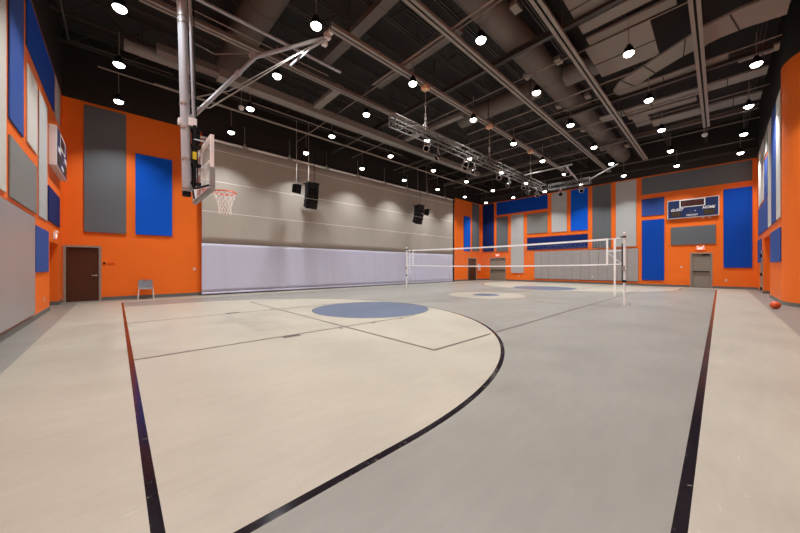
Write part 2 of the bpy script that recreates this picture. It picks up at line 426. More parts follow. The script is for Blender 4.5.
# ================================================================== wall panels
TH = .055
def panel_far(y0, y1, z0, z1, m, label, group=None, th=TH):
    o = MB().box((XR-th, y0, z0), (XR-.004, y1, z1)).build('acoustic_panel', m, bevel=.008, origin=(XR-.004, (y0+y1)/2, z0))
    return tag(o, label, 'wall panel', group)
def panel_back(x0, x1, z0, z1, m, label, th=TH):
    o = MB().box((x0, YB-th, z0), (x1, YB-.004, z1)).build('acoustic_panel', m, bevel=.008, origin=((x0+x1)/2, YB-.004, z0))
    return tag(o, label, 'wall panel')
def panel_left(y0, y1, z0, z1, m, label, poly=None):
    k = .98; y0, y1 = y0*k, y1*k; z0, z1 = 1.33+(z0-1.33)*k, (1.33+(z1-1.33)*k if z1 < 7.5 else z1)
    o = MB().box((XL+.004, y0, z0), (XL+.03, y1, z1)).build('acoustic_panel', m, bevel=.008, origin=(XL+.004, (y0+y1)/2, z0))
    return tag(o, label, 'wall panel')
def panel_right(x0, x1, z0, z1, m, label):
    k = .98; x0, x1 = x0*k, x1*k; z0, z1 = 1.33+(z0-1.33)*k, (1.33+(z1-1.33)*k if z1 < 7.5 else z1)
    o = MB().box((x0, YR+.004, z0), (x1, YR+.03, z1)).build('acoustic_panel', m, bevel=.008, origin=((x0+x1)/2, YR+.004, z0))
    return tag(o, label, 'wall panel')
PT = 7.67
panel_far(15.44, 16.68, 2.88, PT, 'panel_navy', 'tall navy panel beside the far corner, above left of the double doors')
panel_far(10.31, 15.14, 6.44, PT, 'panel_blue', 'long horizontal blue panel high on the far orange wall, above the double doors')
panel_far(13.97, 15.14, 2.85, 6.22, 'panel_charcoal', 'charcoal upright panel above the double doors, under the long blue one')
panel_far(12.42, 13.64, .77, 6.26, 'panel_light', 'pale grey tall panel reaching almost to the floor right of the double doors')
panel_far(10.31, 12.10, 4.34, 6.14, 'panel_grey', 'square mid grey panel above the long navy panel on the far wall')
panel_far(7.23, 12.10, 2.86, 3.99, 'panel_navy', 'long horizontal navy panel just above the grey wall pads')
panel_far(8.76, 9.97, 4.31, PT, 'panel_light', 'pale grey upright panel between long blue and bright blue panels, far wall top')
panel_far(7.22, 8.46, 4.31, PT, 'panel_azure', 'bright blue upright panel at the top of the far wall above the navy one')
panel_far(5.68, 6.91, 2.82, PT, 'panel_charcoal', 'tall charcoal panel above the wall pads, left of the tall pale one')
panel_far(4.15, 5.37, 2.83, PT, 'panel_light', 'tall pale grey panel above the right end of the wall pads')
panel_far(-1.31, 3.83, 6.47, PT, 'panel_charcoal', 'long charcoal panel along the wall top above the far scoreboard')
panel_far(2.62, 3.83, 4.94, 6.15, 'panel_royal', 'small square blue panel left of the far scoreboard')
panel_far(2.62, 3.83, .4, 4.65, 'panel_blue', 'tall blue panel left of the single grey door')
panel_far(.18, 2.28, 2.80, 4.0, 'panel_charcoal', 'wide grey panel between the far scoreboard and the single grey door')
panel_far(-1.31, -.15, 1.28, 6.12, 'panel_blue', 'tall blue panel right of the far scoreboard, by the right corner')
panel_back(-.93, .28, 2.70, 7.64, 'panel_charcoal', 'tall charcoal panel on the near orange wall above the brown door and chair')
panel_back(.57, 1.81, 2.71, 6.12, 'panel_azure', 'blue panel on the near orange wall beside the curtain and hoop mast')
panel_back(24.3, 25.38, 2.88, 6.24, 'panel_azure', 'narrow blue panel above the distant brown door past the curtain')
panel_back(25.73, 26.95, 2.92, PT, 'panel_charcoal', 'tall charcoal panel in the far corner right of the narrow blue one')
panel_left(7.4, 9.12, 2.72, PT, 'panel_cream', 'cream panel at the left edge of the picture, above the wall pads')
panel_left(9.38, 10.58, 4.2, PT, 'panel_royal', 'tall blue panel high on the left wall next to the cream edge panel')
panel_left(10.94, 15.06, 6.45, 7.60, 'panel_blue', 'long bright blue panel along the top of the left wall')
panel_left(10.99, 12.14, 4.24, 6.05, 'panel_cream', 'cream panel on the left wall under the long bright blue one')
panel_left(9.41, 12.07, 2.69, 3.9, 'panel_grey', 'wide grey panel on the left wall just above the wall pads')
panel_left(12.41, 13.66, 2.69, 6.05, 'panel_light', 'narrow grey panel on the left wall beside the near scoreboard')
panel_left(15.28, 16.4, 6.45, 7.60, 'panel_light', 'small pale panel at the top of the left wall by the corner')
panel_left(13.95, 16.4, 2.75, 3.82, 'panel_navy', 'blue panel under the near scoreboard above the exit sign')
panel_left(12.0, 13.93, 1.19, 2.40, 'panel_royal', 'blue panel low on the left wall beside the passage opening')
panel_right(17.62, 18.76, 3.16, PT, 'panel_cream', 'cream upright stripe panel on the right wall nearest the rounded corner')
panel_right(18.90, 20.40, 3.14, PT, 'panel_royal', 'tall blue stripe panel on the right wall between two cream stripes')
panel_right(20.48, 21.7, 3.13, PT, 'panel_cream', 'second cream stripe panel on the right wall, beyond the tall blue stripe')
panel_right(21.85, 23.44, 4.66, 6.55, 'panel_royal', 'short blue panel high on the right wall among the cream stripes')
panel_right(21.85, 23.44, 6.75, PT, 'panel_grey', 'grey panel at the top of the right wall above the short blue one')
panel_right(23.7, 26.56, 4.72, PT, 'panel_cream', 'wide cream panel on the right wall nearest the far corner')
panel_right(21.83, 26.7, 3.12, 4.58, 'panel_royal', 'wide blue panel on the right wall under the far cream panel')
panel_right(17.62, 20.78, 1.53, 2.80, 'panel_royal', 'blue panel low on the right wall between rounded corner and passage')
panel_right(25.0, 27.2, 1.57, 2.85, 'panel_royal', 'blue panel low on the right wall beyond the passage')

ORD = ['first','second','third','fourth','fifth','sixth','seventh','eighth','ninth','tenth','eleventh','twelfth','thirteenth','fourteenth','fifteenth','sixteenth','seventeenth','eighteenth','nineteenth','twentieth','twenty-first','twenty-second']
# wall pads: far wall (12 in a row) and the run on the left wall
def make_pad(w, h, t):
    root = bpy.data.objects.new('wall_pad', None); COL.objects.link(root); root.empty_display_size = .1
    MB().box((-.018, -w/2, 0), (0, w/2, h)).build('backing_board', 'board_wood', root)
    MB().box((-t, -w/2+.004, .02), (-.019, w/2-.004, h-.02)).build('cushion', 'pad_vinyl', root, bevel=.025)
    return root
pw = (11.45-4.03)/12
proto = make_pad(pw, 2.42, .06)
for k in range(12):
    o = proto if k == 0 else copy_tree(proto)
    o.location = (XR-.004, 11.45-pw*(k+.5), .27)
    tag(o, f'tall grey padded wall cushion, {ORD[k]} from the left in the far wall row', 'wall pad', 'grey wall pads on the far wall')
pw2 = 6.4
proto = make_pad(pw2, 2.4, .04)
for k in range(1):
    y = 11.50-pw2*(k+.5)
    o = proto if k == 0 else copy_tree(proto)
    o.location = (XL+.004, y, .16); o.rotation_euler = (0, 0, PI)
    tag(o, 'large smooth grey wall pad along the left wall at the picture edge', 'wall pad')

# ================================================================== scoreboards
SEG = {'8': 'abcdefg'}
def seven(mb, y, z, w, h, t, x):
    """dim 8: drawn in board plane at depth x"""
    for (a, b) in (((-w/2, h/2-t), (w/2, h/2)), ((-w/2, -t/2), (w/2, t/2)), ((-w/2, -h/2), (w/2, -h/2+t))):
        mb.box((x, y+a[0]+t, z+a[1]), (x+.004, y+b[0]-t, z+b[1]))
    for sy in (-1, 1):
        for (z0, z1) in ((t/2, h/2-t/2), (-h/2+t/2, -t/2)):
            yy = y+sy*(w/2-t/2)
            mb.box((x, yy-t/2, z+z0), (x+.004, yy+t/2, z+z1))
def scoreboard(label, loc, flip):
    """front faces -x in local space; y grows to the viewer's left"""
    r = thing('scoreboard', label, 'scoreboard', (0,0,0))
    W, Hh, D = 2.42, 1.22, .17
    MB().box((-D, -W/2, 0), (0, W/2, Hh)).build('cabinet', 'sign_grey', r, bevel=.01)
    F = -D-.006
    MB().box((F, -W/2+.04, .04), (-D, W/2-.04, Hh-.04)).build('face_panel', 'score_blue', r)
    mb = MB()
    for a, b in (((-.6, .70), (.6, .74)), ((-.6, 1.14), (.6, 1.18)), ((-.6, .74), (-.55, 1.14)), ((.55, .74), (.6, 1.14))):
        mb.box((F-.012, a[0]*1.0, a[1]), (F-.001, b[0]*1.0, b[1]))
    mb.build('clock_frame', 'sign_white', r)
    MB().box((F-.006, -.55, .74), (F-.001, .55, 1.14)).build('clock_window', 'score_dark', r)
    for y in (.38, .15, -.15, -.38):
        sg = MB(); seven(sg, y, .94, .16, .28, .035, F-.011); sg.build('clock_digit', 'seg_red', r)
    for zc in (.87, .98): MB().box((F-.011, -.015, zc), (F-.007, .015, zc+.03)).build('clock_dot', 'seg_red', r)
    for s in (1, -1):
        MB().box((F-.005, s*.78-.24, .12), (F-.001, s*.78+.24, .42)).build('score_window', 'score_dark', r)
        for y in (.15, 0, -.15):
            sg = MB(); seven(sg, s*.78+y, .27, .11, .23, .028, F-.010); sg.build('score_digit', 'seg_dim', r)
    sg = MB(); seven(sg, .08, .36, .09, .17, .022, F-.006); sg.build('period_digit', 'seg_dim', r)
    MB().lathe((F-.006, -.14, .42), [(.001, 0), (.028, 0), (.028, .004), (.001, .005)], 14, 'x').build('possession_dot', 'sign_white', r)
    R = (0, -1, 0)
    text_mesh('guest_lettering', 'GUEST', .23, 'sign_white', r, face_mtx((F-.006, .74, .56), R), .3, .003, .62, .005)
    text_mesh('home_lettering', 'HOME', .23, 'sign_white', r, face_mtx((F-.006, -.74, .56), R), .3, .003, .58, .005)
    text_mesh('period_lettering', 'PERIOD', .15, 'sign_white', r, face_mtx((F-.006, .02, .155), R), .3, .003, .54, .003)
    r.location = loc
    if flip: r.rotation_euler = (0, 0, PI)
    return r
scoreboard('navy scoreboard with white frame and GUEST HOME lettering on the far orange wall', (XR-.004, 1.24, 4.56), False)
scoreboard('scoreboard seen edge on, high on the left wall above a blue panel', (XL+.004, 15.02, 4.42), True)
# horn / buzzer boxes under the far board
for k, (y, l) in enumerate(((.75, 'small white horn box under the far scoreboard, the left one'), (.45, 'small white horn box under the far scoreboard, the right one'))):
    tag(MB().box((XR-.08, y-.06, 4.46), (XR-.004, y+.06, 4.52)).tube([(XR-.08, y, 4.48), (XR-.11, y, 4.48)], [.015, .03], 12).build('horn_box', 'sign_white', origin=(XR-.004, y, 4.44)), l, 'horn box')

# ================================================================== exit signs and small wall fittings
def exit_sign(label, loc, rz):
    r = thing('exit_sign', label, 'exit sign', (0,0,0))
    MB().box((-.05, -.19, 0), (0, .19, .2)).build('housing', 'sign_white', r, bevel=.006)
    MB().box((-.054, -.175, .015), (-.0505, .175, .185)).build('face', 'exit_face', r)
    text_mesh('exit_lettering', 'EXIT', .15, 'exit_text', r, face_mtx((-.056, 0, .1), (0, -1, 0)), 0, .0015, .26, .003)
    for s in (-1, 1): MB().tube([(-.03, s*.13, .2), (-.03, s*.13, .225), (-.08, s*.14, .25)], [.02, .02, .04], 12).build('lamp_head', 'sign_white', r, smooth=True)
    r.location = loc; r.rotation_euler = (0, 0, rz)
exit_sign('lit exit sign above the grey double doors on the far wall', (XR-.004, 15.06, 2.38), 0)
exit_sign('lit exit sign above the single grey door under the far scoreboard', (XR-.004, .86, 2.42), 0)
exit_sign('lit exit sign over the passage opening on the left wall', (XL+.004, 14.9, 2.24), PI)

def outlet(label, c, n, switch=False):
    """n: wall normal into the room"""
    r = thing('wall_outlet', label, 'wall outlet', c)
    t = (-n[1], n[0])
    def bx(a, b, za, zb, d0, d1):
        p = (c[0]+t[0]*a+n[0]*d0, c[1]+t[1]*a+n[1]*d0, c[2]+za); q = (c[0]+t[0]*b+n[0]*d1, c[1]+t[1]*b+n[1]*d1, c[2]+zb); return p, q
    MB().box(*bx(-.04, .04, -.06, .06, .002, .01)).build('cover_plate', 'sign_white', r)
    MB().box(*bx(-.016, .016, .01, .04, .0105, .013)).box(*bx(-.016, .016, -.04, -.01, .0105, .013)).build('sockets', 'frame_grey', r)
outlet('white wall plate left of the single grey door, at waist height', (XR, 1.76, 1.33), (-1, 0))
outlet('white outlet low on the far wall right of the single grey door', (XR, -.26, .5), (-1, 0))
outlet('white outlet low under the pale tall panel right of the double doors', (XR, 12.9, .5), (-1, 0))
outlet('white outlet on the left wall beside the passage opening', (XL, 13.1, .42), (1, 0))
outlet('white wall plate on the near orange wall beside the curtain', (2.65, YB, 1.24), (0, -1))
outlet('small dark outlet on the grey pads of the far wall', (XR-.066, 6.9, .55), (-1, 0))
# dark sign plate and notice beside the near brown door
tag(MB().box((-.40, YB-.02, 1.43), (-.33, YB-.003, 1.52)).build('door_sign', 'black', origin=(-.36, YB-.003, 1.43)), 'small dark square plate right of the near brown door', 'sign')
tag(MB().box((-.27, YB-.015, 1.44), (-.06, YB-.003, 1.50)).build('name_plate', 'orange_metal', origin=(-.16, YB-.003, 1.44)), 'thin reddish name plate beside the near brown door', 'sign')
# phone / first aid box by the far brown door
r = thing('wall_cabinet', 'white wall box beside the distant brown door', 'wall box', (26.95, YB-.004, .95))
MB().box((26.80, YB-.12, .95), (27.1, YB-.004, 1.64)).build('cabinet_body', 'sign_white', r, bevel=.01)
MB().box((26.83, YB-.126, 1.30), (27.07, YB-.121, 1.60)).build('cabinet_door', 'panel_light', r)
MB().tube([(26.95, YB-.12, 1.1), (26.95, YB-.15, 1.1)], .03, 10).build('knob', 'frame_grey', r)

# ================================================================== curtain
CY = 16.68; CX0, CX1 = 2.9, 22.28
cur = thing('divider_curtain', 'long two-tone curtain, taupe above and lavender below, hanging by the back wall', 'curtain', (12.6, CY, 0))
def folds(x, z):
    low = max(0, 1-z/2.6)
    return .016*math.sin(x*1.3+.9*math.sin(x*.7)+z*.15) + .005*math.sin(x*5.3+z*.35+1.3) + .022*low*math.sin(x*9.1+1.7*math.sin(x*1.9)+z*.5)*max(0, math.sin(x*.9+1.2*math.sin(x*.31))) + (.0012+.003*low)*math.sin(x*13+z*.4)*math.sin(x*1.1)
def sheet(name, z0, z1, m, nz, dy=0.):
    mb = MB(); nx = 520
    for j in range(nz+1):
        z = z0+(z1-z0)*j/nz
        for i in range(nx+1):
            x = CX0+(CX1-CX0)*i/nx; mb.v.append((x, CY+dy+folds(x, z), z))
    for j in range(nz):
        for i in range(nx):
            a = j*(nx+1)+i; mb.f.append((a, a+1, a+nx+2, a+nx+1))
    o = mb.build(name, m, cur, smooth=True)
    s = o.modifiers.new('thick', 'SOLIDIFY'); s.thickness = .006
    return o
sheet('upper_panel', 2.47, 7.38, 'curtain_top', 14)
sheet('lower_panel', .1, 2.52, 'curtain_low', 12, .009)
for z in (6.97, 5.46, 3.98):
    mb = MB(); pts = [(CX0+(CX1-CX0)*i/260, CY-.007+folds(CX0+(CX1-CX0)*i/260, z), z) for i in range(261)]
    mb.tube(pts, .003, 6, ry=.016).build('seam', 'curtain_seam', cur)
mb = MB(); mb.tube([(CX0+(CX1-CX0)*i/260, CY+folds(CX0+(CX1-CX0)*i/260, .1), .08) for i in range(261)], .02, 6, ry=.045).build('hem_weight', 'curtain_low', cur)
MB().tube([(CX0-.1, CY, 7.44), (CX1+.1, CY, 7.44)], .06, 14).build('header_tube', 'white_metal', cur, smooth=True)
br = MB().box((-.05, -.05, 0), (.05, .03, .14)).box((-.09, -.10, -.05), (.09, -.03, .0))
pos = [4.77+2.34*k for k in range(8)]
first = None
for x in pos:
    MB().box((x-.04, CY-.05, 7.5), (x+.04, CY+.05, 7.62)).box((x-.14, CY-.14, 7.36), (x+.14, CY-.065, 7.42)).tube([(x, CY, 7.6), (x, CY, 8.5)], .014, 6).build('bracket', 'galv', cur)
MB().box((CX1+.03, CY-.1, 0), (CX1+.10, YB, 7.5)).build('end_guide', 'dark_paint', cur)

# ================================================================== hung loudspeakers
def cabinet(mb, c, w, h, d, tilt):
    """speaker box: front trapezoid, facing -y, tilted down"""
    M4 = Matrix.Translation(c) @ Matrix.Rotation(tilt, 4, 'X')
    pts = [(-w/2, -d/2, -h/2), (w/2, -d/2, -h/2), (w/2*.8, d/2, -h/2*.85), (-w/2*.8, d/2, -h/2*.85), (-w/2, -d/2, h/2), (w/2, -d/2, h/2), (w/2*.8, d/2, h/2*.85), (-w/2*.8, d/2, h/2*.85)]
    i = len(mb.v); mb.v += [tuple(M4 @ Vector(p)) for p in pts]
    mb.f += [tuple(i+k for k in q) for q in ((0,3,2,1),(4,5,6,7),(0,1,5,4),(1,2,6,5),(2,3,7,6),(3,0,4,7))]
def grille(mb, c, w, h, d, tilt):
    M4 = Matrix.Translation(c) @ Matrix.Rotation(tilt, 4, 'X')
    for k in range(6):
        z = -h/2*.8+h*.8*k/5
        pts = [(-w/2*.93, -d/2-.012, z-.012), (w/2*.93, -d/2-.012, z-.012), (w/2*.93, -d/2-.012, z+.012), (-w/2*.93, -d/2-.012, z+.012), (-w/2*.93, -d/2+.0, z-.012), (w/2*.93, -d/2+.0, z-.012), (w/2*.93, -d/2, z+.012), (-w/2*.93, -d/2, z+.012)]
        i = len(mb.v); mb.v += [tuple(M4 @ Vector(p)) for p in pts]
        mb.f += [tuple(i+q for q in f) for f in ((0,1,2,3),(0,4,5,1),(1,5,6,2),(2,6,7,3),(3,7,4,0))]
SPY = 15.7
def line_array(label, x):
    r = thing('line_array_speaker', label, 'speaker', (x, SPY, 4.6))
    z = 5.82; y = SPY; tilt = 0
    MB().box((x-.36, SPY-.28, 5.96), (x+.36, SPY-.22, 6.02)).box((x-.36, SPY+.2, 5.96), (x+.36, SPY+.26, 6.02)).box((x-.3, SPY-.28, 5.96), (x-.24, SPY+.26, 6.0)).box((x+.24, SPY-.28, 5.96), (x+.3, SPY+.26, 6.0)).build('rigging_frame', 'black', r)
    for k in range(5):
        c = MB(); cabinet(c, (x, y, z), .66, .262, .5, tilt)
        b = c.build('cabinet', 'black', r, bevel=.01)
        g = MB(); grille(g, (x, y, z), .66, .262, .5, tilt); g.build('grille', 'black_gloss', b)
        tilt += math.radians(5.5); z -= .265*math.cos(tilt); y += .265*math.sin(tilt)*.75
    for s in (-.2, .2):
        MB().tube([(x+s, SPY+s*.3, 6.0), (x+s, SPY+s*.3, 9.26)], .016, 8).build('hanging_cable', 'galv' if s < 0 else 'black', r)
    return r
line_array('tall black curved speaker stack hanging before the left part of the curtain', 7.95)
line_array('tall black curved speaker stack hanging before the right end of the curtain', 16.75)
def small_speaker(label, x, z, rz, y=SPY):
    r = thing('hanging_speaker', label, 'speaker', (x, y, z))
    c = MB(); cabinet(c, (0, 0, .24), .36, .5, .36, math.radians(8))
    o = c.build('cabinet', 'black', None, bevel=.012); o.parent = r; o.location = (0,0,0)
    g = MB(); grille(g, (0, 0, .24), .36, .5, .36, math.radians(8)); o2 = g.build('grille', 'black_gloss', None); o2.parent = r
    o3 = MB().tube([(0, 0, .48), (0, 0, 9.26-z)], .02, 8).build('hanging_pole', 'galv', None); o3.parent = r
    r.rotation_euler = (0, 0, rz)
small_speaker('small black speaker on a white pole left of the nearer speaker stack', 7.08, 5.32, .3)
small_speaker('small black speaker right of the farther speaker stack', 17.6, 5.38, 1.0)

# ================================================================== basketball goal
GY = 7.76
g = thing('basketball_goal', 'ceiling-hung basketball goal with grey mast, glass backboard, orange rim and net', 'basketball hoop', (1.03, GY, 2.8))
m_ = MB().tube([(1.09, GY, 2.93), (.955, GY, 9.0)], .088, 20).build('mast', 'mast_grey', g, smooth=True)
for z in (2.97, 3.6, 4.25, 4.75, 6.45, 6.58):
    xm_ = 1.09-.135*(z-2.93)/6.07
    MB().tube([(xm_, GY, z), (xm_, GY, z+.04)], .098, 20).build('mast_collar', 'galv', m_, smooth=True)
MB().tube([(1.08, GY, 2.83), (1.08, GY, 2.93)], .078, 20).build('mast_foot', 'black', m_, smooth=True)
MB().tube([(1.20, GY-.03, 4.5), (1.07, GY-.06, 9.0)], .032, 12).build('guide_tube', 'mast_grey', g, smooth=True)
MB().tube([(1.27, GY-.06, 3.1), (1.14, GY-.1, 9.0)], .012, 6).build('lift_cable', 'black', g)
MB().tube([(.99, GY+.1, 5.6), (.86, GY+.14, 9.0)], .024, 10).build('side_strut', 'mast_grey', g, smooth=True)
mb = MB()
mb.tube([(1.1, GY+.05, 4.44), (2.47, GY, 6.46)], .045, 12); mb.build('lower_brace', 'mast_grey', g, smooth=True)
MB().tube([(2.47, GY, 6.46), (4.35, GY, 7.9)], .05, 12).build('upper_brace', 'mast_grey', g, smooth=True)
MB().tube([(2.4, GY-.06, 6.46), (2.4, GY+.06, 6.46)], .08, 12).tube([(2.05, GY, 5.85), (2.12, GY, 5.95)], .06, 12).build('hinge_joint', 'mast_grey', g, smooth=True)
MB().tube([(4.3, GY-.03, 7.85), (1.5, GY-.03, 4.85), (1.15, GY-.02, 4.75)], .014, 6).tube([(4.3, GY+.05, 7.85), (1.9, GY+.05, 5.42), (1.15, GY+.03, 4.95)], .014, 6).build('stay_cable', 'galv', g)
MB().tube([(1.18, GY, 6.16), (1.6, GY, 6.1), (2.43, GY, 6.52)], .009, 6).build('power_cable', 'galv', g)
MB().tube([(3.3, GY-.05, 6.6), (3.85, GY-.05, 7.3), (4.5, GY-.05, 8.0)], .028, 8).tube([(3.55, GY-.25, 6.95), (3.55, GY+.15, 6.95)], .028, 8).build('fold_bar', 'mast_grey', g, smooth=True)
MB().box((4.28, GY-.14, 7.84), (4.46, GY-.02, 7.99)).box((4.28, GY-.02, 7.70), (4.42, GY+.1, 7.84)).box((4.38, GY-.2, 8.0), (4.52, GY-.04, 8.1)).build('beam_clamp', 'white_metal', g, bevel=.008)
MB().box((.93, GY-.04, 4.33), (.98, GY+.08, 4.45)).box((1.1, GY-.09, 4.32), (1.25, GY+.09, 4.5)).build('mast_bracket', 'white_metal', g, bevel=.01)
mb = MB().box((1.18, GY-.10, 3.05), (1.24, GY-.04, 4.35)).box((1.18, GY+.04, 3.05), (1.24, GY+.10, 4.35))
for z in (3.1, 3.5, 3.9, 4.25): mb.box((1.14, GY-.09, z), (1.33, GY+.09, z+.04))
mb.box((1.24, GY-.08, 4.0), (1.31, GY+.08, 4.22)).tube([(1.21, GY, 3.1), (1.26, GY, 4.3)], .03, 10)
mb.build('height_adjuster', 'black', g)
MB().box((1.17, GY-.11, 3.62), (1.24, GY-.101, 3.78)).build('warning_label', 'yellow', g)
# backboard: x 1.37, glass, 1.83 x 1.07
BX, B0, B1, Z0, Z1 = 1.37, GY-.915, GY+.915, 2.88, 3.94
bb = MB().box((BX-.006, B0+.03, Z0+.03), (BX+.006, B1-.03, Z1-.03)).build('backboard_glass', 'glass', g)
mb = MB()
for a, b in (((B0, Z0), (B1, Z0+.05)), ((B0, Z1-.05), (B1, Z1)), ((B0, Z0+.05), (B0+.05, Z1-.05)), ((B1-.05, Z0+.05), (B1, Z1-.05))):
    mb.box((BX-.035, a[0], a[1]), (BX+.03, b[0], b[1]))
mb.box((BX-.04, GY-.02, Z0+.05), (BX-.01, GY+.02, Z1-.05)).box((BX-.04, B0+.05, 3.42), (BX-.01, B1-.05, 3.45))
mb.build('backboard_frame', 'white_metal', g, bevel=.004)
mb = MB()
for a, b in (((GY-.305, 3.05), (GY+.305, 3.09)), ((GY-.305, 3.46), (GY+.305, 3.50)), ((GY-.305, 3.09), (GY-.265, 3.46)), ((GY+.265, 3.09), (GY+.305, 3.46))):
    mb.box((BX+.007, a[0], a[1]), (BX+.009, b[0], b[1]))
mb.build('target_square', 'white_metal', bb)
MB().box((BX-.045, B0-.03, Z0-.04), (BX+.045, B1+.03, Z0+.03)).box((BX-.045, B0-.03, Z0+.03), (BX+.045, B0+.03, Z0+.42)).box((BX-.045, B1-.03, Z0+.03), (BX+.045, B1+.03, Z0+.42)).build('edge_padding', 'pad_grey', g, bevel=.015)
MB().tube([(1.2, GY-.08, 3.0), (1.34, B0+.12, 2.96)], .02, 8).build('backboard_strut', 'black', g)
MB().tube([(1.2, GY+.08, 3.0), (1.34, B1-.12, 2.96)], .02, 8).build('backboard_strut', 'black', g)
MB().tube([(1.2, GY-.08, 4.05), (1.34, B0+.4, 3.9)], .014, 8).build('backboard_strut', 'mast_grey', g)
MB().tube([(1.2, GY+.08, 4.05), (1.34, B1-.4, 3.9)], .014, 8).build('backboard_strut', 'mast_grey', g)
RX = BX+.20+.23
rim = MB().tube([(RX+.232*math.cos(t), GY+.232*math.sin(t), 3.03) for t in [2*PI*k/40 for k in range(40)]], .014, 8, closed=True)
rim.box((BX+.01, GY-.12, 2.93), (BX+.03, GY+.12, 3.08)).box((BX+.03, GY-.09, 3.035), (BX+.22, GY+.09, 3.05)).tube([(BX+.03, GY-.08, 2.95), (BX+.2, GY-.1, 3.04)], .008).tube([(BX+.03, GY+.08, 2.95), (BX+.2, GY+.1, 3.04)], .008)
rim = rim.build('rim', 'orange_metal', g, smooth=True)
net = MB(); NH = 12; lv = 6
def npt(k, l):
    rr = [.225, .205, .175, .15, .132, .125, .132][l]; t = 2*PI*(k+.5*(l % 2))/NH
    sag = .0
    return (RX+rr*math.cos(t), GY+rr*math.sin(t), 3.015-.078*l-(.01 if l == 6 else 0)+sag)
for k in range(NH):
    for l in range(lv):
        d = (0, 1) if l % 2 == 0 else (0, 1)
        a = npt(k, l)
        if l % 2 == 0: net.tube([a, npt(k, l+1)], .0065, 5).tube([a, npt(k-1, l+1)], .0065, 5)
        else: net.tube([a, npt(k, l+1)], .0065, 5).tube([a, npt(k+1, l+1)], .0065, 5)
net.build('hoop_net', 'net_cord', rim)

# ================================================================== volleyball posts and net
VX = 12.75
def vpost(label, y, s):
    """s: +1 when the court lies towards +y"""
    r = thing('volleyball_post', label, 'volleyball post', (VX, y, 0))
    MB().tube([(VX, y, 0), (VX, y, 2.36)], .038, 14).tube([(VX, y, 2.36), (VX, y, 2.47)], [.03, .03], 12).build('pole', 'white_metal', r, smooth=True)
    MB().tube([(VX, y, 2.47), (VX, y, 2.51), (VX, y, 2.53)], [.04, .04, .02], 14).build('cap', 'white_metal', r, smooth=True)
    MB().tube([(VX, y, 2.35), (VX, y, 2.40)], .058, 14).tube([(VX, y+s*.03, 2.37), (VX, y+s*.12, 2.37)], .018, 8).build('collar', 'black', r, smooth=True)
    MB().tube([(VX, y, .80), (VX, y, .88)], .055, 14).build('collar', 'black', r, smooth=True)
    MB().box((VX-.02, y+s*.045, .84), (VX+.02, y+s*.075, 2.15)).build('winch_rail', 'black' if y < 5 else 'white_metal', r)
    MB().tube([(VX-.05, y-s*.03, 1.28), (VX-.12, y-s*.06, 1.2), (VX-.12, y-s*.06, 1.05)], .01, 8).box((VX-.06, y-.03, 1.2), (VX+.02, y+.05, 1.36)).build('winch', 'galv', r)
    MB().tube([(VX, y, 0), (VX, y, .012)], .075, 18).build('floor_plate', 'galv', r)
    MB().tube([(VX+.06, y-s*.14, 0), (VX+.06, y-s*.14, .1)], .012, 8).build('floor_hook', 'frame_grey', r)
vpost('nearer white volleyball post with black collars, at the right end of the net', 2.26, 1)
vpost('distant white volleyball post at the left end of the net by the curtain', 12.97, -1)
NY0, NY1, NZ0, NZ1 = 2.76, 12.42, 1.40, 2.36
n_ = thing('volleyball_net', 'white-edged volleyball net stretched across the middle of the court', 'volleyball net', (VX, (NY0+NY1)/2, 1.4))
def sag(y): t = (y-2.26)/(12.97-2.26); return -.06*4*t*(1-t)
def band(za, zb, nm):
    mb = MB(); N = 40
    for k in range(N):
        a = NY0+(NY1-NY0)*k/N; b = NY0+(NY1-NY0)*(k+1)/N
        i = len(mb.v); mb.v += [(VX-.005, a, za+sag(a)), (VX+.005, a, za+sag(a)), (VX+.005, a, zb+sag(a)), (VX-.005, a, zb+sag(a)), (VX-.005, b, za+sag(b)), (VX+.005, b, za+sag(b)), (VX+.005, b, zb+sag(b)), (VX-.005, b, zb+sag(b))]
        mb.f += [tuple(i+q for q in f) for f in ((0,1,5,4),(1,2,6,5),(2,3,7,6),(3,0,4,7))]
    mb.build(nm, 'net_tape', n_)
band(NZ1-.07, NZ1, 'top_tape'); band(NZ0, NZ0+.05, 'bottom_tape')
for y in (NY0, NY1): MB().box((VX-.008, y-.03, NZ0+sag(y)), (VX+.008, y+.03, NZ1+sag(y))).build('side_tape', 'net_tape', n_)
mb = MB(); ny = int((NY1-NY0)/.1)
for k in range(1, ny):
    y = NY0+(NY1-NY0)*k/ny; mb.tube([(VX, y, NZ0+.03+sag(y)), (VX, y, NZ1-.05+sag(y))], .0007, 3, caps=False)
for j in range(1, 9):
    z = NZ0+.05+(NZ1-NZ0-.1)*j/9
    mb.tube([(VX, NY0+(NY1-NY0)*k/20, z+sag(NY0+(NY1-NY0)*k/20)) for k in range(21)], .0007, 3, caps=False)
mb.build('mesh', 'net_cord', n_)
for (ya, yb) in ((NY0, 2.26), (NY1, 12.97)):
    for z in (NZ1-.03, (NZ0+NZ1)/2+.02, NZ0+.03): MB().tube([(VX, ya, z+sag(ya)), (VX, yb+(.085 if ya < 5 else -.085), z)], .013, 6).build('tie_cord', 'net_tape', n_)
    MB().tube([(VX, ya, 1.86), (VX, yb+(.085 if ya < 5 else -.085), 1.45)], .006, 5).build('tie_cord', 'net_tape', n_)
mb = MB().box((VX-.01, 2.51, .3), (VX+.01, 2.56, 2.33)); mb.box((VX-.015, 2.505, 1.2), (VX+.015, 2.565, 2.34)).build('hanging_strap', 'net_tape', n_)
MB().box((VX-.01, 12.70, .9), (VX+.01, 12.73, 2.33)).build('hanging_strap', 'net_tape', n_)

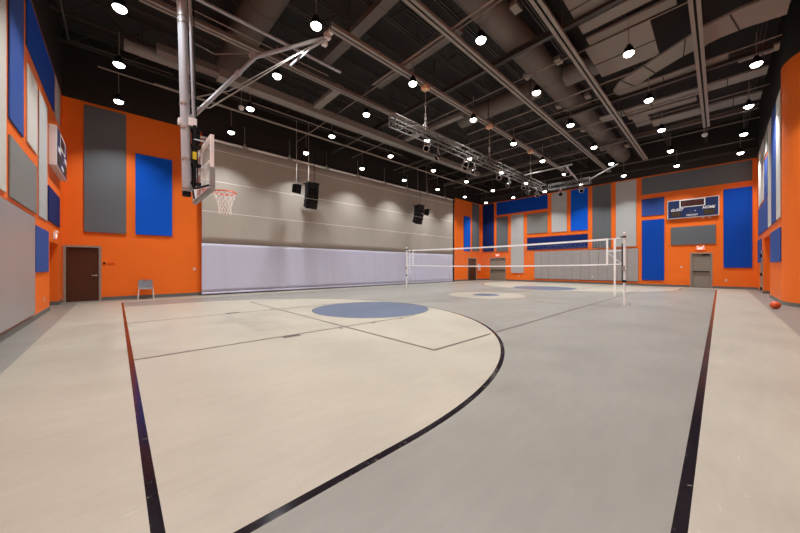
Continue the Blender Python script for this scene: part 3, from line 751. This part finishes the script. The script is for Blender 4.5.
# ================================================================== ball and chair
b_ = thing('basketball', 'orange ball on the floor by the rounded orange corner', 'ball', (15.2, -1.2, 0))
bm = bmesh.new(); bmesh.ops.create_uvsphere(bm, u_segments=32, v_segments=20, radius=.12)
me = bpy.data.meshes.new('ball_body'); bm.to_mesh(me); bm.free(); me.materials.append(M['ball'])
for p in me.polygons: p.use_smooth = True
o = bpy.data.objects.new('ball_body', me); COL.objects.link(o); o.parent = b_; o.location = (0, 0, .12)
sm = MB()
for A in range(2):
    sm.tube([((.1195*math.cos(t), .1195*math.sin(t), 0) if A == 0 else (0, .1195*math.cos(t), .1195*math.sin(t))) for t in [2*PI*k/40 for k in range(40)]], .002, 5, closed=True)
for s in (-1, 1):
    sm.tube([(s*(.075+.035*math.cos(2*t)), .092*math.cos(t)*1.0, .092*math.sin(t)) for t in [2*PI*k/40 for k in range(40)]], .0015, 5, closed=True)
o = sm.build('seams', 'black'); o.parent = b_; o.location = (0, 0, .12); o.rotation_euler = (.5, .3, .2)

CXX, CYY = .88, 16.42
c_ = thing('chair', 'grey plastic stacking chair with white legs against the near orange wall', 'chair', (CXX, CYY, 0))
mb = MB(); n = 14                                              # back shell, curved
def shellpatch(mb, fn, nu, nv, th):
    base_i = len(mb.v)
    for side in (0, 1):
        for j in range(nv+1):
            for i in range(nu+1):
                p = fn(i/nu*2-1, j/nv); mb.v.append((p[0], p[1]+(th if side else 0)*fn.ny, p[2]-(th if side else 0)*fn.nz))
    W_ = nu+1; S = W_*(nv+1)
    for j in range(nv):
        for i in range(nu):
            a = base_i+j*W_+i; mb.f.append((a, a+1, a+W_+1, a+W_)); a += S; mb.f.append((a, a+W_, a+W_+1, a+1))
    for i in range(nu):
        for j in (0, nv):
            a = base_i+j*W_+i; mb.f.append((a, a+1, a+1+S, a+S))
    for j in range(nv):
        for i in (0, nu):
            a = base_i+j*W_+i; mb.f.append((a, a+W_, a+W_+S, a+S))
def backf(u, v):
    hw = .235*(1-.10*abs(2*v-1)**4)
    return (CXX+u*hw, CYY+.16+.07*v-.05*u*u, .46+.34*v-.03*v*abs(u)**4)
backf.ny, backf.nz = 1, 0
shellpatch(mb, backf, 14, 8, .014); mb.build('backrest', 'chair_grey', c_, smooth=True)
mb = MB()
def seatf(u, v):
    hw = .235*(1-.06*abs(2*v-1)**4)
    return (CXX+u*hw, CYY-.25+.45*v, .455-.03*math.sin(PI*min(1, v*1.1))*(1-u*u)-.03*max(0, .2-v)*5+.02*u*u)
seatf.ny, seatf.nz = 0, 1
shellpatch(mb, seatf, 14, 10, .014); mb.build('seat', 'chair_grey', c_, smooth=True)
MB().box((CXX-.06, CYY+.205, .765), (CXX+.06, CYY+.216, .79)).build('hand_slot', 'orange_flat', c_)
for sx in (-1, 1):
    MB().tube([(CXX+sx*.25, CYY-.25, 0), (CXX+sx*.22, CYY-.20, .44)], .012, 8).build('leg', 'white_metal', c_)
    MB().tube([(CXX+sx*.25, CYY+.26, 0), (CXX+sx*.21, CYY+.17, .44)], .012, 8).build('leg', 'white_metal', c_)
    MB().tube([(CXX+sx*.21, CYY+.17, .44), (CXX+sx*.20, CYY+.20, .62)], .011, 8).tube([(CXX+sx*.22, CYY-.2, .44), (CXX+sx*.21, CYY+.17, .44)], .012, 8).build('side_rail', 'white_metal', c_)

# ================================================================== ceiling: joists, ducts, rails
def joist(label, y):
    r = thing('roof_joist', label, 'roof joist', (13, y, 9.2), 'dark roof joists')
    for z, nm in ((9.25, 'bottom_chord'), (9.98, 'top_chord')):
        MB().box((XL, y-.07, z), (XR, y-.03, z+.05)).box((XL, y+.03, z), (XR, y+.07, z+.05)).build(nm, 'joist', r)
    mb = MB(); k = 0; x = XL+.3; st = .75
    while x+st < XR:
        za, zb = (9.29, 9.99) if k % 2 == 0 else (9.99, 9.29)
        mb.tube([(x, y, za), (x+st, y, zb)], .02, 5); x += st; k += 1
    mb.build('web_bracing', 'joist', r)
JY = [15.75, 14.05, 12.35, 10.65, 8.95, 7.25, 5.75, 4.0, 2.3, .6, -1.0]
for k, y in enumerate(JY): joist(f'dark open web roof joist, {ORD[k]} from the curtain side', y)

def girder(label, x, y0, y1, z, m='conduit', wd=.16, h=.2):
    """rolled I beam along y"""
    mb = MB().box((x-wd/2, y0, z), (x+wd/2, y1, z+.018)).box((x-wd/2, y0, z+h-.018), (x+wd/2, y1, z+h)).box((x-.008, y0, z+.018), (x+.008, y1, z+h-.018))
    return tag(mb.build('roof_beam', m, origin=(x, (y0+y1)/2, z)), label, 'roof beam')
GB = 8.45
girder('steel roof beam crossing above the left end of the lighting truss', 9.8, -1.2, YB-.2, GB, 'joist')
girder('steel roof beam crossing above the second hoist of the lighting truss', 15.6, -1.2, YB-.2, GB, 'joist')
girder('steel roof beam crossing near the far end of the lighting truss', 20.95, -1.2, YB-.2, GB, 'duct')

# slotted twin rails under the roof
def rail(label, y, x0, x1, z=8.0, gap=.07, wd=.085, m='rail', cat='ceiling rail'):
    r = thing('ceiling_rail', label, cat, ((x0+x1)/2, y, z))
    for s in (-1, 1):
        MB().box((x0, y+s*gap-wd/2, z), (x1, y+s*gap+wd/2, z+.06)).box((x0, y+s*gap-.01, z+.06), (x1, y+s*gap+.01, z+.14)).build('channel', m, r)
    MB().box((x0, y-gap+wd/2, z+.03), (x1, y+gap-wd/2, z+.05)).build('slot', 'black', r)
    x = x0+.6; mb = MB()
    while x < x1:
        if abs(x-13.3) > .5: mb.box((x-.02, y-.015, z+.06), (x+.02, y+.015, 9.25))
        x += 3.88
    mb.build('hanger', 'joist', r)
    return r
rail('twin slotted rail holding the hoop brace and the truss hoists', 7.46, 4.35, 24.2)
rail('twin slotted rail right of the one above the lighting truss', 5.34, 4.0, 25.3)
rail('twin slotted rail between the round duct and the ceiling panels', 3.17, 5.0, 24.0)
rail('twin slotted rail nearest the right wall', .44, 8.0, 20.5)
rail('brown twin rail behind the hoop mast, left of the truss', 9.88, .4, 14.0, m='duct_light')

# ducts
def round_duct(label, a, b, r, m='duct', n=28, rings=True):
    mb = MB().tube([a, b], r, n); o = thing('round_duct', label, 'air duct', ((a[0]+b[0])/2, (a[1]+b[1])/2, a[2]))
    mb.build('duct_body', m, o, smooth=True)
    d = Vector(b)-Vector(a); L_ = d.length; d.normalize(); k = 1.2
    while k < L_:
        p = Vector(a)+d*k; MB().tube([tuple(p-d*.02), tuple(p+d*.02)], r+.012, n).build('joint_band', m, o, smooth=True); k += 2.4
    return o
round_duct('big round duct running the length of the hall under the roof', (4.5, 4.85, 9.2), (26.0, 4.72, 9.2), .47)
round_duct('round cross duct branching from the long round duct toward the curtain', (13.3, 5.33, 9.1), (13.3, 9.4, 9.1), .40)
round_duct('short round cross duct branching from the long round duct toward the right wall', (13.3, 2.9, 9.1), (13.3, 4.30, 9.1), .40)
round_duct('big brown round duct above and right of the hoop mast', (3.25, 8.2, 9.35), (3.2, 13.2, 9.35), .50, 'duct_brown')
round_duct('round duct in the corner left of the hoop mast', (.17, 13.3, 8.6), (2.1, 13.3, 8.6), .2, 'duct_light')
for yy in (3.2, 4.0):
    d_ = [o for o in bpy.data.objects if o.name == 'round_duct.002'][0]
    MB().tube([(13.3, yy, 9.48), (13.3, yy, 10.0)], .015, 6).build('hanger_rod', 'joist', d_)
d_ = bpy.data.objects['round_duct.004']
for xx in (.6, 1.7): MB().tube([(xx, 13.3, 8.79), (xx, 13.3, 9.45), (xx, 14.05, 9.45)], .015, 6).build('hanger_rod', 'joist', d_)
def box_duct(label, a, b, m='duct_light'):
    o = thing('rectangular_duct', label, 'air duct', ((a[0]+b[0])/2, (a[1]+b[1])/2, a[2]))
    MB().box(a, b).build('duct_body', m, o, bevel=.01)
    lx = abs(b[0]-a[0]) > abs(b[1]-a[1]); q = MB(); e = .012
    i0, i1 = (a[0], b[0]) if lx else (a[1], b[1]); k = i0+1.1
    while k < i1:
        if lx: q.box((k-.02, a[1]-e, a[2]-e), (k+.02, b[1]+e, b[2]+e))
        else: q.box((a[0]-e, k-.02, a[2]-e), (b[0]+e, k+.02, b[2]+e))
        k += 2.0
    q.build('joint_flange', m, o)
    return o
box_duct('long flat light duct running beside the curtain, left of the truss', (2.6, 11.95, 8.0), (11.6, 12.4, 8.3))
box_duct('narrower far length of the flat duct beside the curtain', (11.65, 12.02, 8.02), (19.4, 12.39, 8.28))
box_duct('short flat duct stub behind the hoop mast', (.9, 11.9, 8.05), (2.6, 12.3, 8.28), 'duct')
box_duct('cross branch duct between brown rail and flat duct, nearer one', (6.1, 9.98, 8.16), (6.42, 11.93, 8.32))
box_duct('cross branch duct near the left end of the lighting truss', (11.55, 8.2, 8.33), (11.85, 12.0, 8.5))
box_duct('wide flat duct crossing above the lamp left of the truss', (5.5, 5.7, 8.9), (5.85, 10.0, 9.1), 'duct_dim')
box_duct('light cross duct above the second twin rail', (7.7, 5.6, 8.75), (8.02, 9.7, 8.95), 'duct_dim')

# round pipes and conduits
def pipe(label, pts, r, m='conduit', name='ceiling_pipe', cat='pipe'):
    mid = Vector(pts[0]).lerp(Vector(pts[-1]), .5)
    return tag(MB().tube(pts, r, 10).build(name, m, smooth=True, origin=tuple(mid)), label, cat)
pipe('round light pipe beside the upper end of the hoop mast', [(1.0, 8.93, 8.02), (5.6, 8.93, 8.02)], .045, 'mast_grey')
pipe('thin pipe beside the round light pipe at the mast top', [(1.0, 9.4, 8.02), (5.4, 9.4, 8.02)], .014)
pipe('sprinkler pipe nearest the curtain', [(-.5, 15.45, 8.6), (26.5, 15.45, 8.6)], .03)
pipe('sprinkler pipe between flat duct and curtain', [(1.0, 14.2, 8.05), (24.0, 14.2, 8.05)], .035)
pipe('thin pipe along the flat duct on its curtain side', [(1.6, 13.1, 8.05), (12.5, 13.1, 8.05)], .02)
pipe('dark conduit bending along the upper left corner', [(-1.08, 8.0, 8.3), (-1.08, 13.66, 8.3), (.05, 13.62, 8.3), (1.5, 13.55, 8.3)], .022, 'joist', 'conduit', 'conduit')
pipe('cross pipe above the nearest right lamps', [(7.05, -1.1, 8.22), (7.05, 9.0, 8.22)], .03)
XLAMP = [.05, 3.79, 7.4, 11.1, 14.75, 18.4, 22.1, 25.6]
YLAMP = [15.24, 12.56, 9.86, 7.22, 4.57, 1.86, -.79]
for k, x in enumerate(XLAMP[2:], 2):
    pipe(f'lamp conduit crossing the hall over the {ORD[k]} row of lamps from the left wall', [(x+.03, -1.3, 8.42), (x+.03, 16.4, 8.42)], .02, 'conduit', 'conduit', 'conduit')
pipe('cross pipe over the truss hoists', [(14.0, .3, 8.58), (14.0, 9.5, 8.58)], .03)
pipe('cross pipe over the far part of the truss', [(17.6, .3, 8.58), (17.6, 11.5, 8.58)], .03)
# pale diffuser boxes either side of the long round duct
DB = [(8.77, 4.22, 0), (12.2, 4.2, 0), (12.27, 5.42, 1), (15.73, 4.15, 0), (15.69, 5.38, 1), (18.85, 4.1, 0), (19.4, 5.36, 1), (23.93, 4.1, 0), (23.51, 5.36, 1)]
cnt = {0: 0, 1: 0}
for x, y, s in DB:
    r = thing('air_diffuser', f"small square grille box on the {'left' if s else 'right'} side of the long round duct, {ORD[cnt[s]]} along it", 'air diffuser', (x, y, 9.1), 'grille boxes on the round duct'); cnt[s] += 1
    MB().box((x-.2, y-.12, 9.10), (x+.2, y+.12, 9.24)).build('box', 'cloud', r, bevel=.01)
    MB().box((x-.16, y-.09, 9.092), (x+.16, y+.09, 9.099)).build('grille', 'frame_grey', r)

# ceiling panels on the right side
def cloud(label, poly, z=8.6, th=.07, seams=(), name='ceiling_panel'):
    cx = sum(p[0] for p in poly)/len(poly); cy = sum(p[1] for p in poly)/len(poly)
    r = thing(name, label, 'ceiling panel', (cx, cy, z))
    MB().prism(poly, z, z+th).build('board', 'cloud', r)
    if seams:
        q = MB()
        for a, b in seams: q.tube([(a[0], a[1], z-.001), (b[0], b[1], z-.001)], .022, 4)
        q.build('joint_strip', 'cloud_seam', r)
    mb = MB()
    for t in (.15, .85):
        p = Vector((poly[0][0], poly[0][1], 0)).lerp(Vector((poly[len(poly)//2][0], poly[len(poly)//2][1], 0)), t)
        mb.tube([(p.x, p.y, z+th), (p.x, p.y, 9.3)], .012, 5)
    mb.build('hanger_wire', 'joist', r)
def rect(x0, x1, y0, y1): return [(x0, y0), (x1, y0), (x1, y1), (x0, y1)]
cloud('wide ceiling panel at the top edge of the picture, right of the slotted rail', rect(8.0, 9.35, .9, 2.93))
cloud('second wide ceiling panel from the top picture edge', rect(9.42, 10.05, .9, 2.93))
cloud('third ceiling panel from the top picture edge', rect(10.15, 10.62, .9, 2.93))
cloud('fourth, narrow ceiling panel just before the large square one', rect(10.92, 11.3, .82, 2.93))
cloud('large squarish ceiling panel behind the bright lamp', rect(11.45, 13.55, 1.42, 3.1), seams=[((12.55, 1.42), (12.55, 3.1))])
ct = [(14.75, 2.98), (14.30, 2.75), (14.0, 2.4), (13.7, 1.8), (13.05, .75), (12.76, .30), (12.62, -.4), (12.66, -1.3)]
cb = [(13.85, -1.3), (13.72, -.5), (13.75, .0), (14.05, .9), (14.5, 1.64), (14.95, 2.2), (15.16, 2.95)]
cloud('curved ribbon-shaped ceiling panel with dark joints', ct+cb, z=8.5, seams=[((13.05, .75), (14.0, .85)), ((13.72, 1.85), (14.5, 1.64)), ((14.15, 2.6), (15.0, 2.3)), ((12.70, -.2), (13.72, -.4))])
cloud('ceiling panel strip right behind the curved ribbon panel', rect(15.2, 15.85, -.2, 2.95), seams=[((15.2, 1.5), (15.85, 1.5))])
cloud('brownish ceiling panel strip by the rounded corner', rect(15.72, 16.2, -1.35, -.45), z=8.62, seams=[((15.72, -1.0), (16.2, -1.0))])
cloud('long narrow ceiling panel strip behind the second right lamp', rect(17.2, 17.85, -1.2, 4.05), seams=[((17.2, k), (17.85, k)) for k in (3.1, 2.1, -.2)])
cloud('short ceiling panel strip farther toward the scoreboard', rect(18.15, 18.6, .7, 3.1), z=8.65)
cloud('long ceiling panel strip near the far wall, right side', rect(19.45, 20.25, -1.2, 2.35), seams=[((19.45, .6), (20.25, .6)), ((19.45, -.4), (20.25, -.4))])
cloud('small squarish ceiling panel near the far end of the slotted rail', rect(18.75, 20.0, 2.4, 3.0), z=8.7, seams=[((19.4, 2.4), (19.4, 3.0))])

# ================================================================== lighting truss
TY, TZ0, TZ1, TX0, TX1 = 7.45, 6.03, 6.36, 6.65, 19.2
def truss(label, p0, p1, wd, z0, z1, axis):
    r = thing('lighting_truss', label, 'lighting truss', ((p0[0]+p1[0])/2, (p0[1]+p1[1])/2, z0))
    def P(t, s, z):
        return (t, p0[1]+s, z) if axis == 'x' else (p0[0]+s, t, z)
    a, b = (p0[0], p1[0]) if axis == 'x' else (p0[1], p1[1])
    for s in (-wd/2, wd/2):
        for z in (z0, z1): MB().tube([P(a, s, z), P(b, s, z)], .022, 8).build('chord', 'truss_alu', r, smooth=True)
    mb = MB(); n = max(2, int(abs(b-a)/.42)); 
    for k in range(n):
        t0 = a+(b-a)*k/n; t1 = a+(b-a)*(k+1)/n
        for s in (-wd/2, wd/2):
            mb.tube([P(t0, s, z0 if k % 2 else z1), P(t1, s, z1 if k % 2 else z0)], .010, 5)
            if k % 2: mb.tube([P(t0, s, z0), P(t0, s, z1)], .010, 5)
        for z in (z0, z1): mb.tube([P(t0, -wd/2 if k % 2 else wd/2, z), P(t1, wd/2 if k % 2 else -wd/2, z)], .010, 5)
    for t in (a, b):
        for s in (-wd/2, wd/2): mb.tube([P(t, s, z0), P(t, s, z1)], .02, 6)
        for z in (z0, z1): mb.tube([P(t, -wd/2, z), P(t, wd/2, z)], .02, 6)
    mb.build('lattice', 'truss_alu', r)
    return r
truss('long silver box truss hung under the twin rail, carrying stage lights', (TX0, TY, 0), (TX1, TY, 0), .30, TZ0, TZ1, 'x')
truss('short silver cross truss at the far end of the long truss', (19.4, 5.0, 0), (19.4, 7.2, 0), .3, 6.06, 6.36, 'y')
pipe('silver tube leading right from the long truss, nearer than the cross truss', [(16.06, 7.25, 6.3), (16.06, 4.9, 6.3)], .04, 'alu', 'truss_tube', 'tube')
pipe('silver tube joining the cross truss to the nearer tube', [(16.11, 5.2, 6.3), (19.25, 5.6, 6.3)], .035, 'alu', 'truss_tube', 'tube')
pipe('long pale tube continuing right from the cross truss', [(19.4, 4.95, 6.3), (18.3, 3.5, 6.5)], .035, 'alu', 'truss_tube', 'tube')
for k, (x, l) in enumerate(((8.3, 'nearest'), (12.8, 'middle'), (17.3, 'farthest'))):
    r = thing('chain_hoist', f'hanging cable with tan sling between rail and truss, the {l} one', 'hoist cable', (x, TY, TZ1), 'hoist cables of the truss')
    MB().tube([(x, TY, TZ1+.04), (x, TY, 7.9)], .013, 6).build('cable', 'galv', r)
    MB().tube([(x, TY, 6.75), (x, TY, 6.98)], .045, 10).tube([(x-.16, TY, TZ1+.035), (x, TY, 6.75), (x+.16, TY, TZ1+.035)], .012, 6).build('shackle', 'alu', r, smooth=True)
    MB().tube([(x, TY, 7.25), (x, TY, 7.33)], .035, 8).build('cable_clip', 'alu', r, smooth=True)
    MB().box((x-.11, TY-.13, 7.87), (x+.11, TY+.13, 7.995)).tube([(x-.1, TY, 7.93), (x-.24, TY-.05, 7.84), (x-.05, TY, 7.84)], .035, 8).build('sling', 'strap_tan', r, bevel=.04)
# stage lights under the truss
def make_stage_light():
    root = bpy.data.objects.new('stage_light', None); COL.objects.link(root); root.empty_display_size = .1
    MB().box((-.025, -.04, -.02), (.025, .04, .1)).tube([(0, 0, -.02), (0, 0, -.09)], .014, 8).build('clamp', 'galv', root)
    MB().tube([(0, .15, -.30), (0, .15, -.13), (0, .1, -.09), (0, -.1, -.09), (0, -.15, -.13), (0, -.15, -.30)], .013, 6).build('yoke', 'alu', root)
    can = MB().lathe((0, 0, 0), [(.06, .16), (.09, .12), (.11, .0), (.135, -.12), (.13, -.12), (.105, .0), (.05, .1)], 20).build('lamp_can', 'black_gloss', root, smooth=True)
    rg = MB().tube([(.142*math.cos(t), .142*math.sin(t), -.125) for t in [2*PI*k/24 for k in range(24)]], .016, 6, closed=True).build('lens_ring', 'glass_ring', root, smooth=True)
    for q in (can, rg): q.location = (0, 0, -.30); q.rotation_euler = (0, math.radians(48), 0)
    return root
proto = make_stage_light()
SL = [(8.22, 0), (9.2, 1), (10.7, 0), (11.0, 2), (11.75, 1), (13.45, 0), (15.0, 1), (16.1, 0), (17.4, 1), (18.5, 2)]
for k, (x, q) in enumerate(SL):
    o = proto if k == 0 else copy_tree(proto)
    o.location = (x, TY+(-.15, .15, .15)[q], TZ0-.11); o.scale = (.8, .8, .8); o.rotation_euler = ((-.25, .35, .1)[q]*0, 0, (.3, -.5, .9)[q])
    tag(o, f'round stage light hanging under the long truss, {ORD[k]} from its near end', 'stage light', 'stage lights under the long truss')
for k, (y, l) in enumerate(((6.5, 'nearer the long truss'), (5.4, 'toward the open end'))):
    o = copy_tree(proto); o.scale = (.8, .8, .8); o.location = (19.25, y, 5.95)
    tag(o, f'round stage light under the short cross truss, the one {l}', 'stage light')
o = copy_tree(proto); o.location = (16.06, 5.1, 6.15); tag(o, 'round stage light under the nearer silver tube right of the truss', 'stage light')

# ================================================================== ceiling lamps
LZ = [7.45, 7.5, 7.53, 7.62, 7.66, 7.68, 7.75]
def make_lamp():
    root = bpy.data.objects.new('ceiling_lamp', None); COL.objects.link(root); root.empty_display_size = .1
    MB().lathe((0, 0, 0), [(.03, .26), (.055, .26), (.065, .2), (.105, .17), (.132, .05), (.138, .012), (.138, 0.008), (.001, .009)], 24).build('housing', 'black', root, smooth=True)
    MB().lathe((0, 0, 0), [(.001, -.085), (.06, -.075), (.105, -.05), (.13, -.015), (.134, .006), (.001, .008)], 24).build('lens', 'lens', root, smooth=True)
    MB().tube([(0, 0, .26), (0, 0, 1.0)], .012, 6).build('stem', 'conduit', root)
    ld = bpy.data.lights.new('lamp_light', 'AREA'); ld.shape = 'DISK'; ld.size = .24; ld.energy = LAMP_W
    ld.color = (.965, .985, 1.0); ld.spread = math.radians(104)
    lo = bpy.data.objects.new('lamp_light', ld); COL.objects.link(lo); lo.parent = root; lo.location = (0, 0, -.09)
    return root
proto = make_lamp()
bpy.data.materials['lens'].cycles.emission_sampling = 'NONE'
first = True
for i, x in enumerate(XLAMP):
    for j, y in enumerate(YLAMP):
        o = proto if first else copy_tree(proto); first = False
        o.location = (x, y, LZ[j])
        tag(o, f'lit round ceiling lamp, {ORD[j]} from the curtain side in the {ORD[i]} row from left wall', 'ceiling lamp', 'round ceiling lamps in a grid')
# two small domes
for x, y, z, l in ((3.8, 13.75, 8.0, 'small white dome under the ceiling near the hoop brace'), (21.3, .52, 7.9, 'small white dome near the far end of the right rail')):
    r = thing('ceiling_dome', l, 'dome sensor', (x, y, z))
    MB().lathe((x, y, z), [(.001, -.1), (.06, -.09), (.1, -.04), (.11, 0), (.11, .05), (.001, .06)], 20).build('dome', 'sign_white', r, smooth=True)
    MB().tube([(x, y, z+.05), (x, y, 8.9)], .012, 6).build('stem', 'conduit', r)
bpy.context.view_layer.update()
